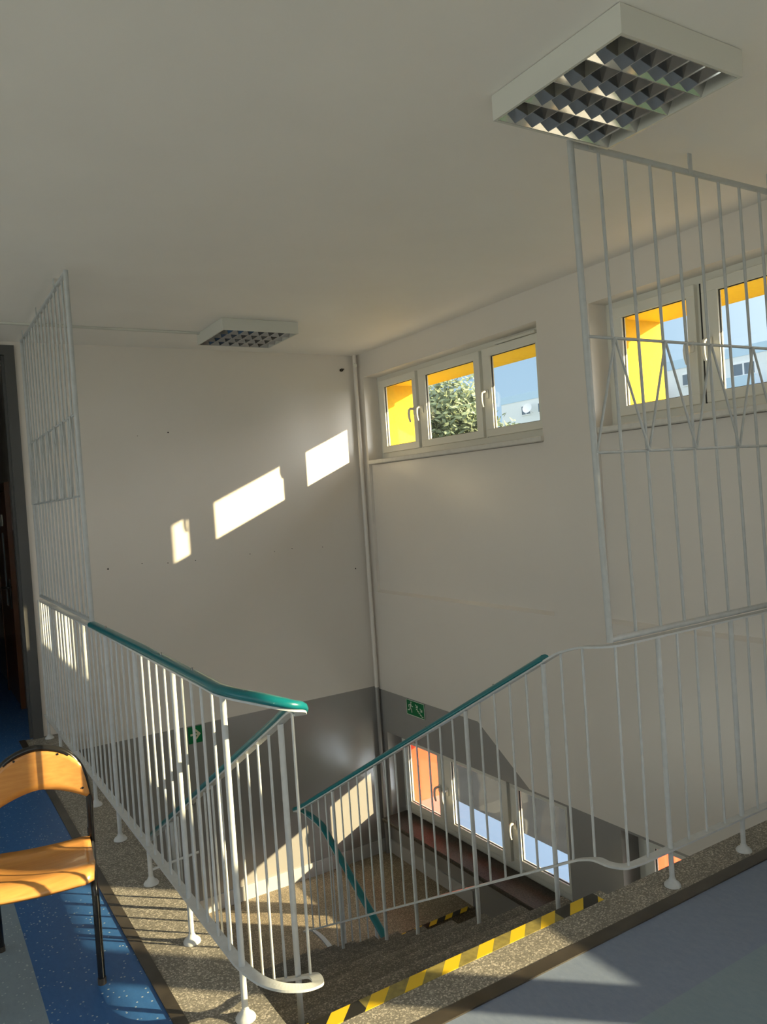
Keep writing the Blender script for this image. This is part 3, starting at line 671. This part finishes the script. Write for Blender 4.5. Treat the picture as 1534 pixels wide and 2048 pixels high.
# ------------------------------------------------------------------ chair
def chair():
    ang = -math.radians(9.6); ca, sa = math.cos(ang), math.sin(ang)
    fr = Vector((.474, 2.81, 0)); rdir = Vector((ca, sa, 0)); bdir = Vector((-sa, ca, 0))
    o = fr - rdir*.17                                    # centre between the front feet
    def L(u, v, z): p = o+rdir*u+bdir*v; return (p.x, p.y, z)
    r = empty('school_chair', (o.x, o.y, 0), 'school chair with plywood seat and back on black steel tube beside the left kerb', 'chair')
    R = .0125; hw = .17
    arch = [L(hw, .33, .34), L(hw+.004, .335, .50), L(hw, .34, .585), L(hw-.03, .342, .67), L(hw-.085, .344, .725), L(0, .345, .748), L(-hw+.085, .344, .725), L(-hw+.03, .342, .67), L(-hw, .34, .585), L(-hw-.004, .335, .50), L(-hw, .33, .34)]
    build('back_frame', MB().tube(smooth_path(arch, 4), R, 10), M['black'], r)
    for s in (-1, 1):
        lg = MB().tube([L(s*hw, 0, .002), L(s*hw, .005, .30), L(s*(hw-.002), .02, .352), L(s*(hw-.002), .06, .366), L(s*(hw-.002), .30, .366)], R, 10)
        q = build('leg', lg, M['black'], r); build('foot_cap', MB().tube([L(s*hw, 0, .0), L(s*hw, 0, .022)], R+.002, 10), M['rubber'], q)
        lg = MB().tube([L(s*hw, .40, .002), L(s*hw, .335, .36), L(s*hw, .333, .42)], R, 10)
        q = build('leg', lg, M['black'], r); build('foot_cap', MB().tube([L(s*hw, .40, .0), L(s*hw, .397, .022)], R+.002, 10), M['rubber'], q)
    # seat: curved plywood sheet with waterfall front
    prof = [(.325, .386), (.30, .374), (.24, .371), (.16, .375), (.08, .388), (.03, .400), (.0, .398), (-.02, .388), (-.033, .368)]
    th = .011; ns = 12; vs = []; fs = []
    nprof = len(prof)
    for k in range(ns+1):
        uu = -1+2*k/ns
        for j, (v, z) in enumerate(prof):
            w = .165+.012*(1-abs(j-5)/5); ww = w
            edge = max(0, abs(uu)-.86)/.14
            vv = .145+(v-.145)*(1-.10*edge**2)
            vs.append(L(uu*ww, vv, z+.008*abs(uu)**2))
    n1 = len(vs); vs += [(x, y, z-th) for x, y, z in vs]
    for k in range(ns):
        for j in range(nprof-1):
            a = k*nprof+j; b_ = a+1; c = a+nprof; d_ = c+1
            fs.append((a, b_, d_, c)); fs.append((n1+a, n1+c, n1+d_, n1+b_))
    for k in range(ns):
        a = k*nprof; c = a+nprof; fs.append((a, c, n1+c, n1+a)); a += nprof-1; c += nprof-1; fs.append((a, n1+a, n1+c, c))
    for j in range(nprof-1):
        a = j; b_ = j+1; fs.append((a, n1+a, n1+b_, b_)); a += ns*nprof; b_ += ns*nprof; fs.append((a, b_, n1+b_, n1+a))
    build('seat', MB().add(vs, fs, True), M['ply'], r)
    # backrest: crescent of plywood in front of the tube arch, gently hollow
    top = []; bot = []
    nn = 28
    for k in range(nn+1):
        u = -1+2*k/nn; a = abs(u)
        zt = .745-.115*a**2.4-.075*max(0, a-.86)/.14*1.0
        zb = .592-.058*a**1.6
        if a > .93: e_ = (a-.93)/.07; zb += .018*e_**2; zt -= .012*e_**2
        top.append((u, zt)); bot.append((u, zb))
    vs = []; rows = 6
    for (u, zt), (_, zb) in zip(top, bot):
        for j in range(rows+1):
            z = zb+(zt-zb)*j/rows
            vs.append(L(u*.178, .318+.0*z+.022*(1-u*u), z))
    n1 = len(vs)
    dv = bdir*.010
    vs += [(x+dv.x, y+dv.y, z) for x, y, z in vs]
    fs = []; R1 = rows+1
    for k in range(nn):
        for j in range(rows):
            a = k*R1+j; fs.append((a, a+R1, a+R1+1, a+1)); fs.append((n1+a, n1+a+1, n1+a+R1+1, n1+a+R1))
        a = k*R1; fs.append((a, n1+a, n1+a+R1, a+R1)); a += rows; fs.append((a, a+R1, n1+a+R1, n1+a))
    for j in range(rows):
        a = j; fs.append((a, a+1, n1+a+1, n1+a)); a = nn*R1+j; fs.append((a, n1+a, n1+a+1, a+1))
    bk = build('backrest', MB().add(vs, fs, True), M['ply'], r)
    for (u, z) in ((.86, .575), (.42, .715), (-.42, .715), (-.86, .575)):
        p = Vector(L(u*.178, .318+.022*(1-u*u), z)); build('screw', MB().tube([p-bdir*.0015, p+bdir*.004], .0045, 8), M['black'], bk)
    # stretcher under the seat at the back
    build('stretcher', MB().tube([L(-hw, .30, .362), L(hw, .30, .362)], .008, 8), M['black'], r)
chair()

# ------------------------------------------------------------------ outside
build('ground', B(3.95, 140, -60, 160, -4.9, -4.6), M['asphalt'], kind='structure', label='dark asphalt yard below the windows', cat='ground')
build('lawn', B(14, 44, -40, 140, -4.6, -4.55), M['grass'], kind='structure', label='strip of grass in front of the far block', cat='lawn')
bd = empty('apartment_building', (45, 20, -4.6), 'pale far apartment block with blue grey attic band and satellite dish', 'building')
build('walls', B(45, 57, -45, 52.4, -4.6, 8.75), M['exterior'], bd)
build('attic_band', B(44.97, 57, -45, 52.43, 8.75, 9.36), M['band'], bd)
for z in (7.5, 4.7, 1.9):
    for y, w in ((49.25, .55), (47.1, .7), (43.5, .8), (40, .8), (36.6, .5), (33.4, .45), (29.4, .8), (26.2, .6), (22.6, .6), (19, .6)):
        f = build('window', B(44.93, 44.999, y-w, y+w, z, z+.85), M['bframe'], bd)
        g = MB()
        for s in (-1, 1): g.box(44.92, 44.93, y+s*w*.5-w*.42, y+s*w*.5+w*.42, z+.08, z+.77)
        build('pane', g, M['bwin'], f)
for z in (6.9, 4.1):
    build('balcony', MB().box(43.9, 44.93, 35.0, 36.9, z-.15, z).box(43.9, 43.95, 35.0, 36.9, z, z+.7), M['bred'], bd)
    build('balcony', MB().box(43.9, 44.93, 28.0, 30.8, z-.3, z-.15).box(43.9, 43.95, 28, 30.8, z-.15, z+.5), M['band'], bd)
ds = MB()
dc = Vector((44.3, 48.35, 7.95)); ring = []
nv = Vector((-1, -.35, .35)).normalized(); s1 = nv.cross(Vector((0, 0, 1))).normalized(); s2 = s1.cross(nv)
vs = [dc]; fs = []
for k in range(1, 4):
    for i in range(18):
        a = 2*PI*i/18; rr = .42*k/3; vs.append(dc+s1*rr*math.cos(a)+s2*rr*math.sin(a)+nv*(.09*(k/3)**2))
for i in range(18): fs.append((0, 1+i, 1+(i+1) % 18))
for k in range(2):
    for i in range(18): fs.append((1+k*18+i, 1+(k+1)*18+i, 1+(k+1)*18+(i+1) % 18, 1+k*18+(i+1) % 18))
ds.add(vs, fs, True); ds.tube([tuple(dc), (44.9, 48.35, 7.6)], .03, 6)
build('satellite_dish', ds, M['bframe'], bd)
def tree(loc, h, blobs, mat, label, leaves=2600, ls=.16):
    r = empty('tree', loc, label, 'tree', None)
    x, y, z = loc
    build('trunk', MB().tube([(x, y, z), (x+.1, y, z+h*.3), (x, y+.15, z+h*.6)], [.22, .17, .09], 8), M['bark'], r)
    m = MB(); rnd = random.Random(int(h*100)+int(x*7))
    for i in range(leaves):
        bx_, by_, bz_, br = blobs[rnd.randrange(len(blobs))]
        v = Vector((rnd.gauss(0, 1), rnd.gauss(0, 1), rnd.gauss(0, 1))).normalized()*br*(.55+.5*rnd.random())
        c = Vector((x+bx_, y+by_, z+bz_))+v
        a = Vector((rnd.gauss(0, 1), rnd.gauss(0, 1), rnd.gauss(0, 1))).normalized(); b_ = a.orthogonal().normalized()
        s = ls*(.6+.8*rnd.random())
        m.add([c-a*s, c+b_*s*.5, c+a*s, c-b_*s*.5], [(0, 1, 2, 3)])
    build('foliage', m, mat, r)
tree((20, 26.6, -4.55), 11, [(0, 0.2, 9.3, 2.0), (-.6, -1.0, 8.7, 1.5), (.4, 1.6, 9.0, 1.8), (.8, -.4, 7.4, 2.3), (0, 1.2, 7.0, 2.4), (.5, -1.2, 6.2, 1.8), (.2, 2.6, 7.6, 1.8)], M['leaf'], 'tall leafy tree outside, filling the middle pane of the corner window', 16000, .15)
tree((15.0, 21.2, -4.55), 8, [(0, 0, 6.0, 1.1), (.2, .7, 5.2, 1.1), (0, -.3, 4.8, 1.0)], M['leaf2'], 'smaller yellow green tree in front of the tall tree outside', 4000, .12)
tree((30, 33.8, -4.55), 9, [(0, 0, 8.2, 1.5), (.5, -1.1, 7.0, 1.6), (0, 1.1, 7.6, 1.5), (0, .4, 6.2, 2.0)], M['leaf'], 'dull green tree outside in front of the far block', 5000, .15)
tree((38, 25.0, -4.55), 9, [(0, 0, 8.6, 1.6), (0, 2.6, 8.0, 1.5), (0, 1.3, 7.4, 2.0)], M['leaf'], 'leafy tree by the balconies of the far block', 3500, .16)

# ------------------------------------------------------------------ light
SUN_DIR = Vector((1.03, -1.0, .323*math.hypot(1.03, 1.0))).normalized()   # towards the sun
sl = bpy.data.lights.new('sun', 'SUN'); sl.energy = 13.5; sl.angle = math.radians(.55); sl.color = (1, .81, .46)
so = bpy.data.objects.new('sun', sl); col.objects.link(so); so.rotation_euler = SUN_DIR.to_track_quat('Z', 'Y').to_euler()
so.location = (12, -8, 6)
wd = bpy.data.worlds.new('sky'); sc.world = wd; wd.use_nodes = True; nt = wd.node_tree
bg = nt.nodes['Background']
tc = N(nt, 'ShaderNodeTexCoord'); nrm = N(nt, 'ShaderNodeVectorMath', operation='NORMALIZE'); nt.links.new(tc.outputs['Generated'], nrm.inputs[0])
sp = N(nt, 'ShaderNodeSeparateXYZ'); nt.links.new(nrm.outputs[0], sp.inputs[0])
elev = math_n(nt, 'MAXIMUM', sp.outputs[2], 0.0)
base = mix_c(nt, math_n(nt, 'POWER', elev, .6), (.5, .70, .84), (.2, .42, .72))
dt = N(nt, 'ShaderNodeVectorMath', operation='DOT_PRODUCT'); nt.links.new(nrm.outputs[0], dt.inputs[0]); dt.inputs[1].default_value = SUN_DIR
d0 = math_n(nt, 'MAXIMUM', dt.outputs['Value'], 0.0)
glow = math_n(nt, 'MULTIPLY', math_n(nt, 'POWER', d0, 2.5), 7.0)
gm = N(nt, 'ShaderNodeMix', data_type='RGBA', blend_type='MULTIPLY'); gm.inputs[0].default_value = 1
gm.inputs[6].default_value = (1, .95, .86, 1); nt.links.new(glow, gm.inputs[7])
ad = N(nt, 'ShaderNodeMix', data_type='RGBA', blend_type='ADD'); ad.inputs[0].default_value = 1
nt.links.new(base, ad.inputs[6]); nt.links.new(gm.outputs[2], ad.inputs[7])
west_fill = math_n(nt, 'MULTIPLY', math_n(nt, 'MAXIMUM', math_n(nt, 'MULTIPLY', sp.outputs[0], -1.0), 0.0), .9)   # added sky brightness on the left, lifts the window wall
gw = N(nt, 'ShaderNodeMix', data_type='RGBA', blend_type='MULTIPLY'); gw.inputs[0].default_value = 1
gw.inputs[6].default_value = (1, .95, .87, 1); nt.links.new(west_fill, gw.inputs[7])
ad2 = N(nt, 'ShaderNodeMix', data_type='RGBA', blend_type='ADD'); ad2.inputs[0].default_value = 1
nt.links.new(ad.outputs[2], ad2.inputs[6]); nt.links.new(gw.outputs[2], ad2.inputs[7])
below = math_n(nt, 'LESS_THAN', sp.outputs[2], -.01)
nt.links.new(mix_c(nt, below, ad2.outputs[2], (1.7, 1.78, 1.55)), bg.inputs['Color'])   # lower half brightened to throw light onto the ceiling; bg.inputs['Strength'].default_value = 1.0

# ------------------------------------------------------------------ camera
yaw, pitch, roll = map(math.radians, (31.61, -1.1976, -3.887)); fpx = 1563.08
cy, sy, cp, sp_ = math.cos(yaw), math.sin(yaw), math.cos(pitch), math.sin(pitch)
Fv = Vector((sy*cp, cy*cp, sp_)); Rv = Vector((cy, -sy, 0)); Uv = Rv.cross(Fv)
R2 = Rv*math.cos(roll)+Uv*math.sin(roll); U2 = -Rv*math.sin(roll)+Uv*math.cos(roll)
cam = bpy.data.cameras.new('camera'); co = bpy.data.objects.new('camera', cam); col.objects.link(co)
mt = Matrix((R2, U2, -Fv)).transposed().to_4x4(); mt.translation = Vector((0, 0, 1.6)); co.matrix_world = mt
cam.sensor_fit = 'HORIZONTAL'; cam.sensor_width = 36; cam.lens = 36*fpx/1534; cam.clip_end = 500; cam.clip_start = .05
sc.camera = co
sc.view_settings.view_transform = 'Standard'; sc.view_settings.look = 'None'; sc.view_settings.exposure = .22; sc.view_settings.gamma = 1
try: sc.view_settings.use_curve_mapping = False
except Exception: pass
sc.cycles.max_bounces = 12; sc.cycles.diffuse_bounces = 8; sc.cycles.transparent_max_bounces = 16
